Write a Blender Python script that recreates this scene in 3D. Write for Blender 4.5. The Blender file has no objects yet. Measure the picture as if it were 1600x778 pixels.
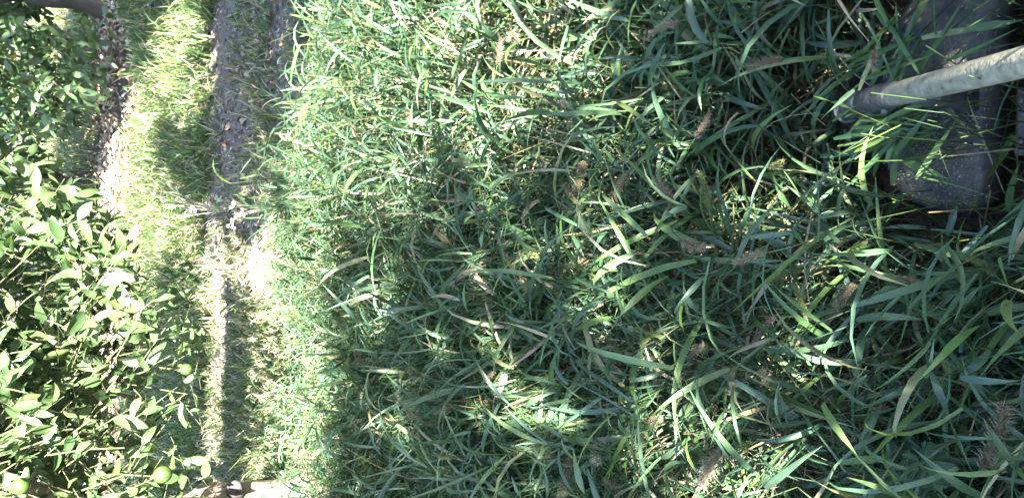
import bpy, bmesh, math
import numpy as np
from mathutils import Vector, Matrix
from mathutils.bvhtree import BVHTree

# ------------------------------------------------------------------ camera, sky, sun, exposure
SC = bpy.context.scene
COL = SC.collection
R_ = math.radians
CAM_H, PITCH, FOV = 1.2, R_(37.5), R_(68.0)
FPX = 800.0 / math.tan(FOV / 2)
CF = np.array([0, math.cos(PITCH), -math.sin(PITCH)])
CU = np.array([0, math.sin(PITCH), math.cos(PITCH)])
CR = np.array([1.0, 0, 0])
CP = np.array([0, 0, CAM_H])
cam = bpy.data.cameras.new('camera'); co = bpy.data.objects.new('camera', cam); COL.objects.link(co)
# the phone was held on its side: the picture's left is up in the world
co.matrix_world = Matrix(((-CU[0], CR[0], -CF[0], CP[0]), (-CU[1], CR[1], -CF[1], CP[1]),
                          (-CU[2], CR[2], -CF[2], CP[2]), (0, 0, 0, 1)))
cam.sensor_fit = 'HORIZONTAL'; cam.angle = FOV; cam.clip_start = 0.02; cam.clip_end = 1000
SC.camera = co

SUN_EL = R_(38.0)
SUN_H = np.array([0.32, -0.947]); SUN_H /= np.linalg.norm(SUN_H)      # horizontal direction towards the sun
SUN = np.array([SUN_H[0] * math.cos(SUN_EL), SUN_H[1] * math.cos(SUN_EL), math.sin(SUN_EL)])
W = bpy.data.worlds.new('World'); SC.world = W; W.use_nodes = True
nt = W.node_tree; nt.nodes.clear()
sky = nt.nodes.new('ShaderNodeTexSky'); sky.sky_type = 'NISHITA'; sky.sun_disc = False
sky.sun_elevation = SUN_EL; sky.sun_rotation = math.atan2(SUN[0], SUN[1])
bg = nt.nodes.new('ShaderNodeBackground'); bg.inputs[1].default_value = 0.088
wo = nt.nodes.new('ShaderNodeOutputWorld')
nt.links.new(sky.outputs[0], bg.inputs[0]); nt.links.new(bg.outputs[0], wo.inputs[0])
sl = bpy.data.lights.new('sun', 'SUN'); sl.energy = 5.0; sl.angle = R_(0.53); sl.color = (1.0, 0.94, 0.82)
so = bpy.data.objects.new('sun', sl); COL.objects.link(so)
so.rotation_euler = Vector(SUN).to_track_quat('Z', 'Y').to_euler()
SC.view_settings.view_transform = 'Standard'; SC.view_settings.look = 'None'
SC.view_settings.gamma = 1.0; SC.view_settings.use_curve_mapping = False
SC.view_settings.exposure = 3.88
SC.cycles.use_denoising = True
SC.cycles.max_bounces = 8; SC.cycles.diffuse_bounces = 3; SC.cycles.glossy_bounces = 2
SC.cycles.transmission_bounces = 4; SC.cycles.transparent_max_bounces = 4
SC.cycles.sample_clamp_indirect = 6.0

# ------------------------------------------------------------------ helpers
def ray(px, py):
    d = CF * FPX + CR * (389 - py) - CU * (px - 800)
    return d / np.linalg.norm(d)
def at(px, py, z=0.0):
    d = ray(px, py); t = (z - CP[2]) / d[2]
    return CP + d * t
def at_depth(px, py, dep):
    d = ray(px, py); return CP + d * (dep / d.dot(CF))
def proj(P):
    v = np.asarray(P) - CP
    dep = v @ CF
    sd = np.where(np.abs(dep) < 1e-6, 1e-6, dep)
    return 800 - (v @ CU) / sd * FPX, 389 - (v @ CR) / sd * FPX, dep
ROWA = R_(7.0)
def row(s, t):      # s along the tree rows (to the right), t across them (away)
    return np.array([s * math.cos(ROWA) + t * math.sin(ROWA), -s * math.sin(ROWA) + t * math.cos(ROWA)])
def rowst(x, y):
    return x * math.cos(ROWA) - y * math.sin(ROWA), x * math.sin(ROWA) + y * math.cos(ROWA)
def wob(s, k=0.0):
    return 0.5 * np.sin(s * 2.1 + k) + 0.3 * np.sin(s * 5.3 + 1.7 * k + 1) + 0.2 * np.sin(s * 11.7 + k * 3)
def gh(x, y):       # height of the ground
    x = np.asarray(x, float); y = np.asarray(y, float)
    s, t = rowst(x, y)
    h = 0.012 * np.sin(x * 3.1 + y * 1.3) + 0.010 * np.sin(y * 5.2 - x * 2.3 + 1)
    h = h - 0.05 * np.exp(-((t - 3.65) / 0.55) ** 2) + 0.05 * np.exp(-((t - 6.9) / 0.8) ** 2)
    return h
def norm(v):
    return v / np.maximum(np.linalg.norm(v, axis=-1, keepdims=True), 1e-9)

def mesh_np(name, V, F, mat, col=None, smooth=False, mats=None, midx=None):
    """V (n,3); F (m,3) or (m,4) or list of both"""
    me = bpy.data.meshes.new(name)
    Fs = F if isinstance(F, list) else [F]
    Fs = [f for f in Fs if len(f)]
    nl = sum(f.size for f in Fs); nf = sum(len(f) for f in Fs)
    me.vertices.add(len(V)); me.vertices.foreach_set('co', np.ascontiguousarray(V, np.float32).ravel())
    me.loops.add(nl); me.polygons.add(nf)
    me.loops.foreach_set('vertex_index', np.concatenate([f.ravel() for f in Fs]).astype(np.int32))
    tot = np.concatenate([np.full(len(f), f.shape[1]) for f in Fs]).astype(np.int32)
    st = np.concatenate([[0], np.cumsum(tot)[:-1]]).astype(np.int32)
    me.polygons.foreach_set('loop_start', st); me.polygons.foreach_set('loop_total', tot)
    if smooth: me.polygons.foreach_set('use_smooth', np.ones(nf, bool))
    if col is not None:
        a = me.color_attributes.new('Col', 'FLOAT_COLOR', 'POINT')
        c = np.ones((len(V), 4), np.float32); c[:, :3] = col
        a.data.foreach_set('color', c.ravel())
    for m in (mats or [mat]): me.materials.append(m)
    me.update(calc_edges=True); me.validate()
    return me
def link(name, me, parent=None, mw=None):
    o = bpy.data.objects.new(name, me); COL.objects.link(o)
    if parent is not None: o.parent = parent
    if mw is not None: o.matrix_local = mw
    return o
def tag(o, label=None, cat=None, group=None, kind=None):
    if label: o['label'] = label
    if cat: o['category'] = cat
    if group: o['group'] = group
    if kind: o['kind'] = kind
    return o
def empty(name, loc):
    o = bpy.data.objects.new(name, None); COL.objects.link(o); o.location = loc; o.empty_display_size = 0.1
    return o
class MB:           # collects pieces of one mesh
    def __init__(s): s.V = []; s.F4 = []; s.F3 = []; s.C = []; s.n = 0
    def add(s, V, F4=None, F3=None, col=None):
        V = np.asarray(V, float).reshape(-1, 3)
        if F4 is not None and len(F4): s.F4.append(np.asarray(F4).reshape(-1, 4) + s.n)
        if F3 is not None and len(F3): s.F3.append(np.asarray(F3).reshape(-1, 3) + s.n)
        s.V.append(V)
        if col is not None: s.C.append(np.broadcast_to(np.asarray(col, float), V.shape))
        s.n += len(V)
    def tube(s, P, r, n=8, col=None, cap=True, rough=0.0, rng=None):
        P = np.asarray(P, float); r = np.broadcast_to(np.asarray(r, float), (len(P),))
        T = norm(np.gradient(P, axis=0))
        ref = np.array([0, 0, 1.0]) if abs(T[0][2]) < .9 else np.array([1.0, 0, 0])
        X = norm(np.cross(T, ref)); Y = np.cross(T, X)
        a = np.arange(n) * 2 * math.pi / n
        rr = r[:, None] * np.ones((1, n))
        if rough and rng is not None: rr = rr * (1 + rough * rng.normal(size=rr.shape))
        V = P[:, None] + rr[..., None] * (np.cos(a)[None, :, None] * X[:, None] + np.sin(a)[None, :, None] * Y[:, None])
        i = np.arange(len(P) - 1)[:, None] * n; j = np.arange(n)[None]; k = (j + 1) % n
        F = np.stack([i + j, i + k, i + n + k, i + n + j], -1).reshape(-1, 4)
        V = V.reshape(-1, 3); F3 = []
        if cap:
            V = np.vstack([V, P[:1], P[-1:]]); c0, c1 = len(V) - 2, len(V) - 1; b = (len(P) - 1) * n
            F3 = [[c0, (q + 1) % n, q] for q in range(n)] + [[c1, b + q, b + (q + 1) % n] for q in range(n)]
        s.add(V, F, F3, col)
    def build(s, name, mat, parent=None, smooth=True, mw=None):
        me = s.mesh(name, mat, smooth); return link(name, me, parent, mw)
    def mesh(s, name, mat, smooth=True):
        F = ([np.vstack(s.F4)] if s.F4 else []) + ([np.vstack(s.F3)] if s.F3 else [])
        return mesh_np(name, np.vstack(s.V), F, mat, np.vstack(s.C) if s.C else None, smooth)

# ------------------------------------------------------------------ materials
def mat_new(name):
    m = bpy.data.materials.new(name); m.use_nodes = True
    n = m.node_tree; n.nodes.clear()
    return m, n, n.nodes.new('ShaderNodeOutputMaterial')
def N(n, t, **kw):
    x = n.nodes.new(t)
    for k, v in kw.items(): setattr(x, k, v)
    return x
def ramp(n, pts):
    r = N(n, 'ShaderNodeValToRGB'); e = r.color_ramp.elements
    while len(e) < len(pts): e.new(0.5)
    for q, (p, c) in zip(e, pts): q.position = p; q.color = (*c, 1)
    return r
def mat_leafy(name, rough=0.42, trans=0.3, tint=(1.25, 1.25, 0.55), base=None, spec=0.5, nscale=60, namp=0.25):
    """thin leaf: colour from the vertex attribute, some light passes through"""
    m, n, out = mat_new(name); L = n.links.new
    if base is None:
        c = N(n, 'ShaderNodeAttribute', attribute_name='Col').outputs['Color']
    else:
        oi = N(n, 'ShaderNodeObjectInfo'); rp = ramp(n, base); L(oi.outputs['Random'], rp.inputs[0]); c = rp.outputs[0]
    tc = N(n, 'ShaderNodeTexCoord'); nz = N(n, 'ShaderNodeTexNoise'); nz.inputs['Scale'].default_value = nscale
    nz.inputs['Detail'].default_value = 3
    L(tc.outputs['Object'], nz.inputs['Vector'])
    mr = N(n, 'ShaderNodeMapRange'); mr.inputs[3].default_value = 1 - namp; mr.inputs[4].default_value = 1 + namp
    L(nz.outputs[0], mr.inputs[0])
    mu = N(n, 'ShaderNodeVectorMath', operation='SCALE'); L(c, mu.inputs[0]); L(mr.outputs[0], mu.inputs['Scale'])
    p = N(n, 'ShaderNodeBsdfPrincipled'); L(mu.outputs[0], p.inputs['Base Color'])
    p.inputs['Roughness'].default_value = rough; p.inputs['Specular IOR Level'].default_value = spec
    tm = N(n, 'ShaderNodeVectorMath', operation='MULTIPLY'); L(mu.outputs[0], tm.inputs[0]); tm.inputs[1].default_value = tint
    tr = N(n, 'ShaderNodeBsdfTranslucent'); L(tm.outputs[0], tr.inputs['Color'])
    mx = N(n, 'ShaderNodeMixShader'); mx.inputs[0].default_value = trans
    L(p.outputs[0], mx.inputs[1]); L(tr.outputs[0], mx.inputs[2]); L(mx.outputs[0], out.inputs[0])
    return m
def mat_noise(name, pts, scale=20, rough=0.9, bump=0.3, bscale=None, metal=0.0, detail=6, stretch=(1, 1, 1), spec=0.5):
    m, n, out = mat_new(name); L = n.links.new
    tc = N(n, 'ShaderNodeTexCoord'); mp = N(n, 'ShaderNodeMapping'); mp.inputs['Scale'].default_value = stretch
    L(tc.outputs['Object'], mp.inputs[0])
    nz = N(n, 'ShaderNodeTexNoise'); nz.inputs['Scale'].default_value = scale; nz.inputs['Detail'].default_value = detail
    nz.inputs['Roughness'].default_value = 0.7
    L(mp.outputs[0], nz.inputs['Vector'])
    rp = ramp(n, pts); L(nz.outputs[0], rp.inputs[0])
    p = N(n, 'ShaderNodeBsdfPrincipled'); L(rp.outputs[0], p.inputs['Base Color'])
    p.inputs['Roughness'].default_value = rough; p.inputs['Metallic'].default_value = metal
    p.inputs['Specular IOR Level'].default_value = spec
    n2 = N(n, 'ShaderNodeTexNoise'); n2.inputs['Scale'].default_value = bscale or scale * 3; n2.inputs['Detail'].default_value = 5
    L(mp.outputs[0], n2.inputs['Vector'])
    bp = N(n, 'ShaderNodeBump'); bp.inputs['Strength'].default_value = bump; bp.inputs['Distance'].default_value = 0.01
    L(n2.outputs[0], bp.inputs['Height']); L(bp.outputs[0], p.inputs['Normal'])
    L(p.outputs[0], out.inputs[0])
    return m
M = {}
M['grass'] = mat_leafy('grass_blade', rough=0.40, trans=0.28, tint=(1.3, 1.35, 0.5), nscale=90, namp=0.3, spec=0.55)
M['citrus'] = mat_leafy('citrus_leaf', rough=0.42, spec=0.75, trans=0.18, tint=(1.35, 1.5, 0.6), nscale=30, namp=0.25)
CIT_PTS = [(0.0, (0.045, 0.090, 0.036)), (0.45, (0.068, 0.118, 0.048)), (0.85, (0.090, 0.145, 0.056)), (1.0, (0.12, 0.18, 0.06))]
M['citrus_single'] = mat_leafy('citrus_leaf_single', rough=0.42, spec=0.75, trans=0.18, tint=(1.35, 1.5, 0.6), base=CIT_PTS, nscale=30)
M['dry'] = mat_leafy('dry_leaf', rough=0.75, trans=0.12, tint=(1.1, 0.9, 0.6), nscale=60, spec=0.25)
M['dry_single'] = mat_leafy('dry_leaf_single', rough=0.75, trans=0.12, tint=(1.1, 0.9, 0.6),
    base=[(0, (0.22, 0.13, 0.08)), (0.35, (0.34, 0.24, 0.16)), (0.7, (0.45, 0.36, 0.27)), (1, (0.54, 0.47, 0.40))], nscale=60, spec=0.25)
M['head'] = mat_leafy('seed_head', rough=0.8, trans=0.2, tint=(1.1, 1.05, 0.8), nscale=200, spec=0.2)
M['bits'] = mat_leafy('ground_bits', rough=0.85, trans=0.0, nscale=50, spec=0.3)
M['soil'] = mat_noise('soil', [(0.3, (0.040, 0.028, 0.018)), (0.5, (0.085, 0.062, 0.042)), (0.7, (0.15, 0.115, 0.08))], 9, 0.95, 0.8, 40)
M['track'] = mat_noise('track_soil', [(0.3, (0.09, 0.073, 0.058)), (0.5, (0.155, 0.13, 0.108)), (0.72, (0.26, 0.225, 0.19))], 26, 0.95, 0.8, 90)
M['bark'] = mat_noise('bark', [(0.3, (0.16, 0.125, 0.10)), (0.5, (0.27, 0.23, 0.19)), (0.7, (0.38, 0.34, 0.29))], 14, 0.9, 0.7, 45, stretch=(1, 1, 0.3))
M['bark_dark'] = mat_noise('bark_dark', [(0.3, (0.035, 0.03, 0.03)), (0.55, (0.07, 0.062, 0.06)), (0.75, (0.12, 0.11, 0.105))], 14, 0.9, 0.7, 45, stretch=(1, 1, 0.3))  # darker copy of bark: shade on the far trunks is put into the colour
M['twig'] = mat_noise('twig', [(0.3, (0.06, 0.075, 0.03)), (0.7, (0.13, 0.13, 0.07))], 30, 0.8, 0.2)
M['fruit'] = mat_noise('green_fruit', [(0.3, (0.030, 0.062, 0.016)), (0.5, (0.048, 0.088, 0.022)), (0.7, (0.085, 0.12, 0.035))], 60, 0.42, 0.15, 500)
M['shaft'] = mat_noise('worn_shaft', [(0.30, (0.10, 0.09, 0.07)), (0.40, (0.20, 0.185, 0.14)), (0.56, (0.29, 0.265, 0.20)), (0.70, (0.42, 0.38, 0.29))], 90, 0.55, 0.2, 260, metal=0.0, detail=8)
M['collar'] = mat_noise('worn_collar', [(0.3, (0.06, 0.055, 0.052)), (0.55, (0.12, 0.112, 0.105)), (0.72, (0.24, 0.23, 0.21))], 60, 0.6, 0.3, 160, metal=0.3)
M['gear'] = mat_noise('gear_casting', [(0.3, (0.05, 0.055, 0.055)), (0.55, (0.11, 0.12, 0.118)), (0.75, (0.24, 0.25, 0.24))], 55, 0.6, 0.3, 160, metal=0.3)
M['rim'] = mat_noise('worn_metal_rim', [(0.3, (0.08, 0.09, 0.09)), (0.55, (0.15, 0.165, 0.16)), (0.75, (0.28, 0.28, 0.26))], 55, 0.5, 0.3, 160, metal=0.4)
M['guard'] = mat_noise('dusty_guard', [(0.3, (0.024, 0.024, 0.027)), (0.45, (0.043, 0.042, 0.044)), (0.56, (0.090, 0.083, 0.076)), (0.68, (0.19, 0.17, 0.14))], 17, 0.62, 0.2, 200, detail=9)
M['plate'] = mat_noise('grey_plate', [(0.3, (0.06, 0.06, 0.062)), (0.55, (0.10, 0.10, 0.10)), (0.75, (0.19, 0.18, 0.16))], 40, 0.6, 0.3, 120, metal=0.2)
M['rubber'] = mat_noise('black_rubber', [(0.3, (0.02, 0.02, 0.02)), (0.7, (0.04, 0.04, 0.04))], 40, 0.7, 0.2)
M['orange'] = mat_noise('orange_housing', [(0.3, (0.45, 0.12, 0.02)), (0.7, (0.55, 0.17, 0.03))], 20, 0.5, 0.1)

# ------------------------------------------------------------------ ground
def grid_axis(lo, hi, fine_lo, fine_hi, step):
    a = np.arange(fine_lo, fine_hi + step / 2, step)
    def far(x0, x1): return x0 + (x1 - x0) * (np.linspace(0, 1, 18)[1:] ** 2.2)
    return np.concatenate([far(fine_lo, lo)[::-1], a, far(fine_hi, hi)])
gx = grid_axis(-250, 250, -5, 5, 0.1); gy = grid_axis(-250, 250, -4, 14, 0.1)
GX, GY = np.meshgrid(gx, gy)
near = np.exp(-((np.hypot(GX, GY - 5) / 16) ** 4))
GZ = gh(GX, GY) * near
nx, ny = len(gx), len(gy)
ii = (np.arange(ny - 1)[:, None] * nx + np.arange(nx - 1)[None]).ravel()
GF = np.stack([ii, ii + 1, ii + nx + 1, ii + nx], -1)
tag(link('ground', mesh_np('ground', np.stack([GX, GY, GZ], -1).reshape(-1, 3), GF, M['soil'], smooth=True)), kind='structure')
ss = np.linspace(-14, 14, 180); kk = np.linspace(0, 1, 16)
tl = 2.55 + 0.10 * wob(ss, 0.3); th = 4.32 + 0.13 * wob(ss, 2.0)
S2, K2 = np.meshgrid(ss, kk); T2 = tl[None] + (th - tl)[None] * K2
X2 = S2 * math.cos(ROWA) + T2 * math.sin(ROWA); Y2 = -S2 * math.sin(ROWA) + T2 * math.cos(ROWA)
Z2 = gh(X2, Y2) + 0.006
ii = (np.arange(15)[:, None] * 180 + np.arange(179)[None]).ravel()
tag(link('dirt_track', mesh_np('dirt_track', np.stack([X2, Y2, Z2], -1).reshape(-1, 3),
    np.stack([ii, ii + 1, ii + 181, ii + 180], -1), M['track'], smooth=True)), kind='structure')

# ------------------------------------------------------------------ grass blades (vectorised)
def pal(rng, n, table):
    """random colours from a list of (weight, colour)"""
    w = np.array([t[0] for t in table], float); c = np.array([t[1] for t in table])
    k = rng.choice(len(table), n, p=w / w.sum())
    return np.clip(c[k] * (1 + 0.18 * rng.normal(size=(n, 1))) * (1 + 0.06 * rng.normal(size=(n, 3))), 0.004, 0.8)
G_MEADOW = [(5, (0.055, 0.105, 0.058)), (6, (0.054, 0.106, 0.068)), (3, (0.075, 0.135, 0.056)), (1.4, (0.115, 0.178, 0.050)),
            (1.0, (0.165, 0.17, 0.095)), (0.7, (0.27, 0.23, 0.155))]
G_VERGE = [(4, (0.070, 0.130, 0.045)), (3, (0.095, 0.160, 0.055)), (2, (0.15, 0.20, 0.08)), (1.5, (0.28, 0.27, 0.16)), (1.1, (0.40, 0.35, 0.25))]
G_TRACK = [(3, (0.075, 0.135, 0.05)), (3, (0.14, 0.19, 0.08)), (3, (0.33, 0.31, 0.21)), (2.5, (0.44, 0.40, 0.31))]
G_DRY = [(2, (0.17, 0.14, 0.085)), (1.5, (0.24, 0.20, 0.13)), (3, (0.09, 0.085, 0.05)), (2, (0.07, 0.10, 0.045))]
def blades(rng, P, az, el, ln, wd, droop, nseg=6, fold=0.25, twist=0.9, col=None, taper=0.75, wave=0.35):
    """P roots (n,3), az/el of the first step, droop = total bend downwards in radians"""
    n = len(P); ds = ln / nseg
    e = el.copy(); a = az.copy(); p = P.copy()
    tw = rng.normal(0, 0.5, n); dtw = rng.normal(0, twist, n) / nseg
    daz = rng.normal(0, wave, n) / nseg
    Vs = []
    for k in range(nseg + 1):
        f = k / nseg
        d = np.stack([np.cos(e) * np.cos(a), np.cos(e) * np.sin(a), np.sin(e)], -1)
        s = np.stack([-np.sin(a), np.cos(a), np.zeros(n)], -1)
        u = np.cross(s, d) * -1.0
        t_ = (tw + dtw * k)[:, None]
        s2 = s * np.cos(t_) + u * np.sin(t_); u2 = -s * np.sin(t_) + u * np.cos(t_)
        w = wd * (0.55 + 0.45 * min(1, f / 0.25)) * (1 - max(0, (f - 0.35) / 0.65) ** 1.6) + 0.0003
        hw = (w * 0.5)[:, None]
        Vs.append(np.stack([p + s2 * hw + u2 * hw * fold * 2, p, p - s2 * hw + u2 * hw * fold * 2], 1))
        p = p + d * ds[:, None]
        e = e - droop / nseg * (0.4 + 1.2 * f); a = a + daz
    V = np.stack(Vs, 1).reshape(-1, 3)                        # n, nseg+1, 3
    b = (np.arange(n) * (nseg + 1) * 3)[:, None, None] + (np.arange(nseg) * 3)[None, :, None]
    q = np.array([[0, 1, 4, 3], [1, 2, 5, 4]]).reshape(1, 1, 8)
    F = (b + q).reshape(-1, 4)
    C = np.repeat(col, (nseg + 1) * 3, 0) if col is not None else None
    return V, F, C
def stems(rng, A, B, r, col, mid=0.06):
    """thin 3-sided culms from A to B, bowed"""
    n = len(A); Mx = (A + B) / 2 + rng.normal(0, 1, (n, 3)) * np.array([1, 1, 0.2]) * mid * np.linalg.norm(B - A, axis=1)[:, None]
    Vs = []
    for f, rr in ((0, 1.0), (0.5, 0.85), (1, 0.6)):
        c = (1 - f) ** 2 * A + 2 * f * (1 - f) * Mx + f * f * B
        for k in range(3):
            an = k * 2.094
            Vs.append(c + np.array([math.cos(an), math.sin(an), 0]) * (r * rr)[:, None])
    V = np.stack(Vs, 1).reshape(-1, 3)
    b = (np.arange(n) * 9)[:, None, None]
    q = np.array([[3 * i + k, 3 * i + (k + 1) % 3, 3 * i + 3 + (k + 1) % 3, 3 * i + 3 + k] for i in range(2) for k in range(3)])
    return V, (b + q[None]).reshape(-1, 4), np.repeat(col, 9, 0)

# where the trimmer works: its guard and head keep the grass down
TRIM_C = np.array([0.20, 0.44])
def trim_clear(x, y):
    a = ((x - 0.20) / 0.185) ** 2 + ((y - 0.44) / 0.092) ** 2       # guard footprint
    b = ((x - 0.17) / 0.13) ** 2 + ((y - 0.60) / 0.11) ** 2          # string sweep in front of the head
    return a, b
def edge_t(s):      # far edge of the tall grass
    return 2.90 + 0.16 * wob(s, 0.7) + 0.07 * wob(s * 3.3, 2.0) - 0.17 * np.clip(s, -2.0, 1.5)

def meadow():
    rng = np.random.default_rng(11)
    mb = MB()
    # culms
    n = 70000
    ntf = n // 7; tid = np.repeat(np.arange(ntf), 7); n = len(tid)
    tx = rng.uniform(-2.6, 2.6, ntf); ty = rng.uniform(-1.0, 3.7, ntf)
    x = tx[tid] + rng.normal(0, 0.022, n); y = ty[tid] + rng.normal(0, 0.022, n)
    s, t = rowst(x, y)
    lim = 0.52 + 0.36 * np.maximum(y, 0) + 0.25
    keep = (t < edge_t(s) + rng.normal(0, 0.05, n) + 0.12 * np.sin(x * 13 + 3 * np.sin(y * 5)) * (rng.random(n) < 0.6)) & ((np.abs(x) < lim) & (y > -0.15) | (rng.random(n) < 0.11))
    clump = np.sin(x * 9 + 2 * np.sin(y * 6)) * np.sin(y * 8 + 1.5 * np.sin(x * 7)) 
    keep &= rng.random(n) < 0.80 + 0.28 * clump
    a, b = trim_clear(x, y)
    keep &= a > 1.0
    keep &= ~((np.hypot((x + 0.90) / 0.30, (y - 2.62) / 0.36) < 1) & (rng.random(n) < 0.9))
    short = np.where(b < 1, 0.5, 1.0)
    keep &= (b > 1) | (rng.random(n) < 0.75)
    x, y, t, s, short, tid = x[keep], y[keep], t[keep], s[keep], short[keep], tid[keep]
    tcol = pal(rng, ntf, G_MEADOW[:4])[tid]; tsize = np.exp(rng.normal(0, 0.11, ntf))[tid]; taz = rng.uniform(-1.6, 1.6, ntf)[tid]
    n = len(x)
    z = gh(x, y)
    toedge = np.clip((edge_t(s) - t) / 1.25, 0, 1)
    H = (0.07 + 0.22 * toedge ** 0.8 + 0.05 * np.sin(x * 4.1 + y * 2.7)) * (1 + 0.2 * rng.normal(size=n)) * short * tsize
    H = np.clip(H, 0.05, 0.42)
    laz = 1.2 * np.sin(x * 2.3 + 0.7) + 1.5 * np.sin(y * 2.9 + x) + taz + np.arctan2(y - ty[tid], x - tx[tid]) * 0.5 + rng.normal(0, 0.6, n) + 1.2
    lean = np.abs(rng.normal(0.35, 0.22, n))
    A = np.stack([x, y, z], -1)
    B = A + np.stack([np.cos(laz) * np.sin(lean), np.sin(laz) * np.sin(lean), np.cos(lean)], -1) * H[:, None]
    c = pal(rng, n, G_MEADOW)
    V, F, C = stems(rng, A, B, rng.uniform(0.0009, 0.0016, n), c * np.array([1.15, 1.05, 0.9]))
    mb.add(V, F, col=C)
    # leaves on the culms
    def over_guard(V, per):
        Q = V.reshape(-1, per, 3); bad = np.zeros(len(Q), bool)
        for j in range(1, per, 3):
            v = Q[:, j] - CP; h = CP + v * ((0.17 - CP[2]) / np.minimum(v[:, 2], -0.05))[:, None]
            bad |= (((h[:, 0] - 0.205) / 0.175) ** 4 + ((h[:, 1] - 0.43) / 0.085) ** 4 < 1) & (Q[:, j, 2] > 0.08)
            bad |= (np.abs(h[:, 0] - 0.19) < 0.05) & (np.abs(h[:, 1] - 0.50) < 0.05) & (Q[:, j, 2] > 0.08)
        return ~(bad & (rng.random(len(Q)) < 0.965))
    for k, f in enumerate((0.22, 0.42, 0.6, 0.78, 0.97)):
        m = rng.random(n) < (0.6, 0.85, 0.95, 0.95, 0.8)[k]
        P = (A + (B - A) * (f + rng.normal(0, 0.07, n))[:, None])[m]; nn = len(P)
        az = rng.uniform(0, 2 * np.pi, nn)
        el = rng.normal(0.72, 0.42, nn)
        ln = np.clip(np.exp(rng.normal(-2.34, 0.36, nn)), 0.04, 0.20) * tsize[m] * np.sqrt(short[m]) * (0.60 + 0.40 * toedge[m])
        wd = tsize[m] * np.clip(rng.normal(0.0061, 0.0021, nn), 0.0022, 0.0105) * (0.7 + 0.3 * toedge[m])
        dr = np.clip(rng.normal(1.45, 0.85, nn), -0.2, 3.6)
        cc = pal(rng, nn, G_MEADOW if k else G_MEADOW + [(4, (0.26, 0.20, 0.11))])
        green = (cc[:, 0] < cc[:, 1] * 0.85)[:, None]; cc = np.where(green, 0.5 * cc + 0.5 * tcol[m], cc)
        V, F, C = blades(rng, P, az, el, ln, wd, dr, 5, 0.16, 1.7, cc, wave=0.6)
        g = over_guard(V, 18)
        V = V.reshape(-1, 18, 3)[g].reshape(-1, 3); C = C.reshape(-1, 18, 3)[g].reshape(-1, 3); F = F[:g.sum() * 10]
        mb.add(V, F, col=C)
    # thin straw-coloured dead stalks caught among the leaves
    nn = 2600
    xs = rng.uniform(-1.5, 1.5, nn); ys = rng.uniform(0.1, 3.0, nn)
    xs = np.concatenate([xs, rng.normal(0.40, 0.20, 2300), rng.normal(-0.26, 0.14, 1300)]); ys = np.concatenate([ys, rng.normal(1.45, 0.30, 2300), rng.normal(0.78, 0.14, 1300)]); nn = len(xs); ss_, ts = rowst(xs, ys)  # extra straw colour massed on the two sun patches to warm them
    k = (ts < edge_t(ss_) - 0.1) & (trim_clear(xs, ys)[0] > 1.2); xs, ys, te = xs[k], ys[k], np.clip((edge_t(ss_[k]) - ts[k]) / 1.25, 0, 1); nn = len(xs)
    V, F, C = blades(rng, np.stack([xs, ys, gh(xs, ys) + rng.uniform(0.03, 0.20, nn) * (0.4 + 0.6 * te)], -1), rng.uniform(0, 6.28, nn), rng.normal(0.45, 0.35, nn),
                     rng.uniform(0.06, 0.22, nn), rng.uniform(0.0012, 0.004, nn), rng.normal(0.6, 0.5, nn), 4, 0.1, 0.8, pal(rng, nn, [(3, (0.30, 0.26, 0.17)), (2, (0.38, 0.34, 0.25)), (2, (0.20, 0.20, 0.11)), (1, (0.22, 0.14, 0.08))]))
    mb.add(V, F, col=C)
    # dead thatch underneath
    nn = 9000
    x = rng.uniform(-1.6, 1.6, nn); y = rng.uniform(-0.2, 2.8, nn); s, t = rowst(x, y)
    k = t < edge_t(s); x, y = x[k], y[k]; nn = len(x)
    V, F, C = blades(rng, np.stack([x, y, gh(x, y) + rng.uniform(0.003, 0.06, nn)], -1), rng.uniform(0, 6.28, nn), rng.normal(0.1, 0.2, nn),
                     rng.uniform(0.06, 0.2, nn), rng.uniform(0.002, 0.005, nn), rng.normal(0.3, 0.3, nn), 3, 0.1, 0.6, pal(rng, nn, G_DRY))
    mb.add(V, F, col=C)
    o = mb.build('meadow_grass', M['grass'])
    tag(o, 'tall dense green foxtail grass filling the ground around the trimmer', 'grass', kind='stuff')
meadow()

def low_grass(name, label, seed, n, smin, smax, tfun, h, wd, table, dens=None, nseg=3, sub=5):
    """tufts of short grass"""
    rng = np.random.default_rng(seed)
    s = rng.uniform(smin, smax, n); lo, hi = tfun(s)
    t = lo + (hi - lo) * rng.random(n)
    if dens is not None:
        k = rng.random(n) < dens(s, t); s, t = s[k], t[k]
    n = len(s)
    x = s * math.cos(ROWA) + t * math.sin(ROWA); y = -s * math.sin(ROWA) + t * math.cos(ROWA)
    x = np.repeat(x, sub) + rng.normal(0, 0.012, n * sub); y = np.repeat(y, sub) + rng.normal(0, 0.012, n * sub)
    nn = n * sub
    tall = np.repeat(np.exp(rng.normal(0, 0.3, n)), sub)
    V, F, C = blades(rng, np.stack([x, y, gh(x, y)], -1), rng.uniform(0, 6.28, nn), rng.normal(1.0, 0.35, nn),
                     h * tall * rng.uniform(0.6, 1.3, nn), wd * rng.uniform(0.6, 1.4, nn), np.clip(rng.normal(1.2, 0.6, nn), 0, 3), nseg, 0.12, 0.9,
                     pal(rng, nn, table))
    me = mesh_np(name, V, F, M['grass'], C)
    return tag(link(name, me), label, 'grass', kind='stuff')
low_grass('verge_grass', 'short bright grass strip between the dirt track and the leaf litter', 21, 17000, -4, 4.5,
          lambda s: (4.22 + 0.12 * wob(s, 2.0), 6.16 + 0.40 * wob(s * 1.3, 4.0)), 0.095, 0.0075, G_VERGE,
          lambda s, t: 0.75 + 0.25 * np.sin(s * 5 + t * 3) * np.sin(t * 7 - s * 2))
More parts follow.
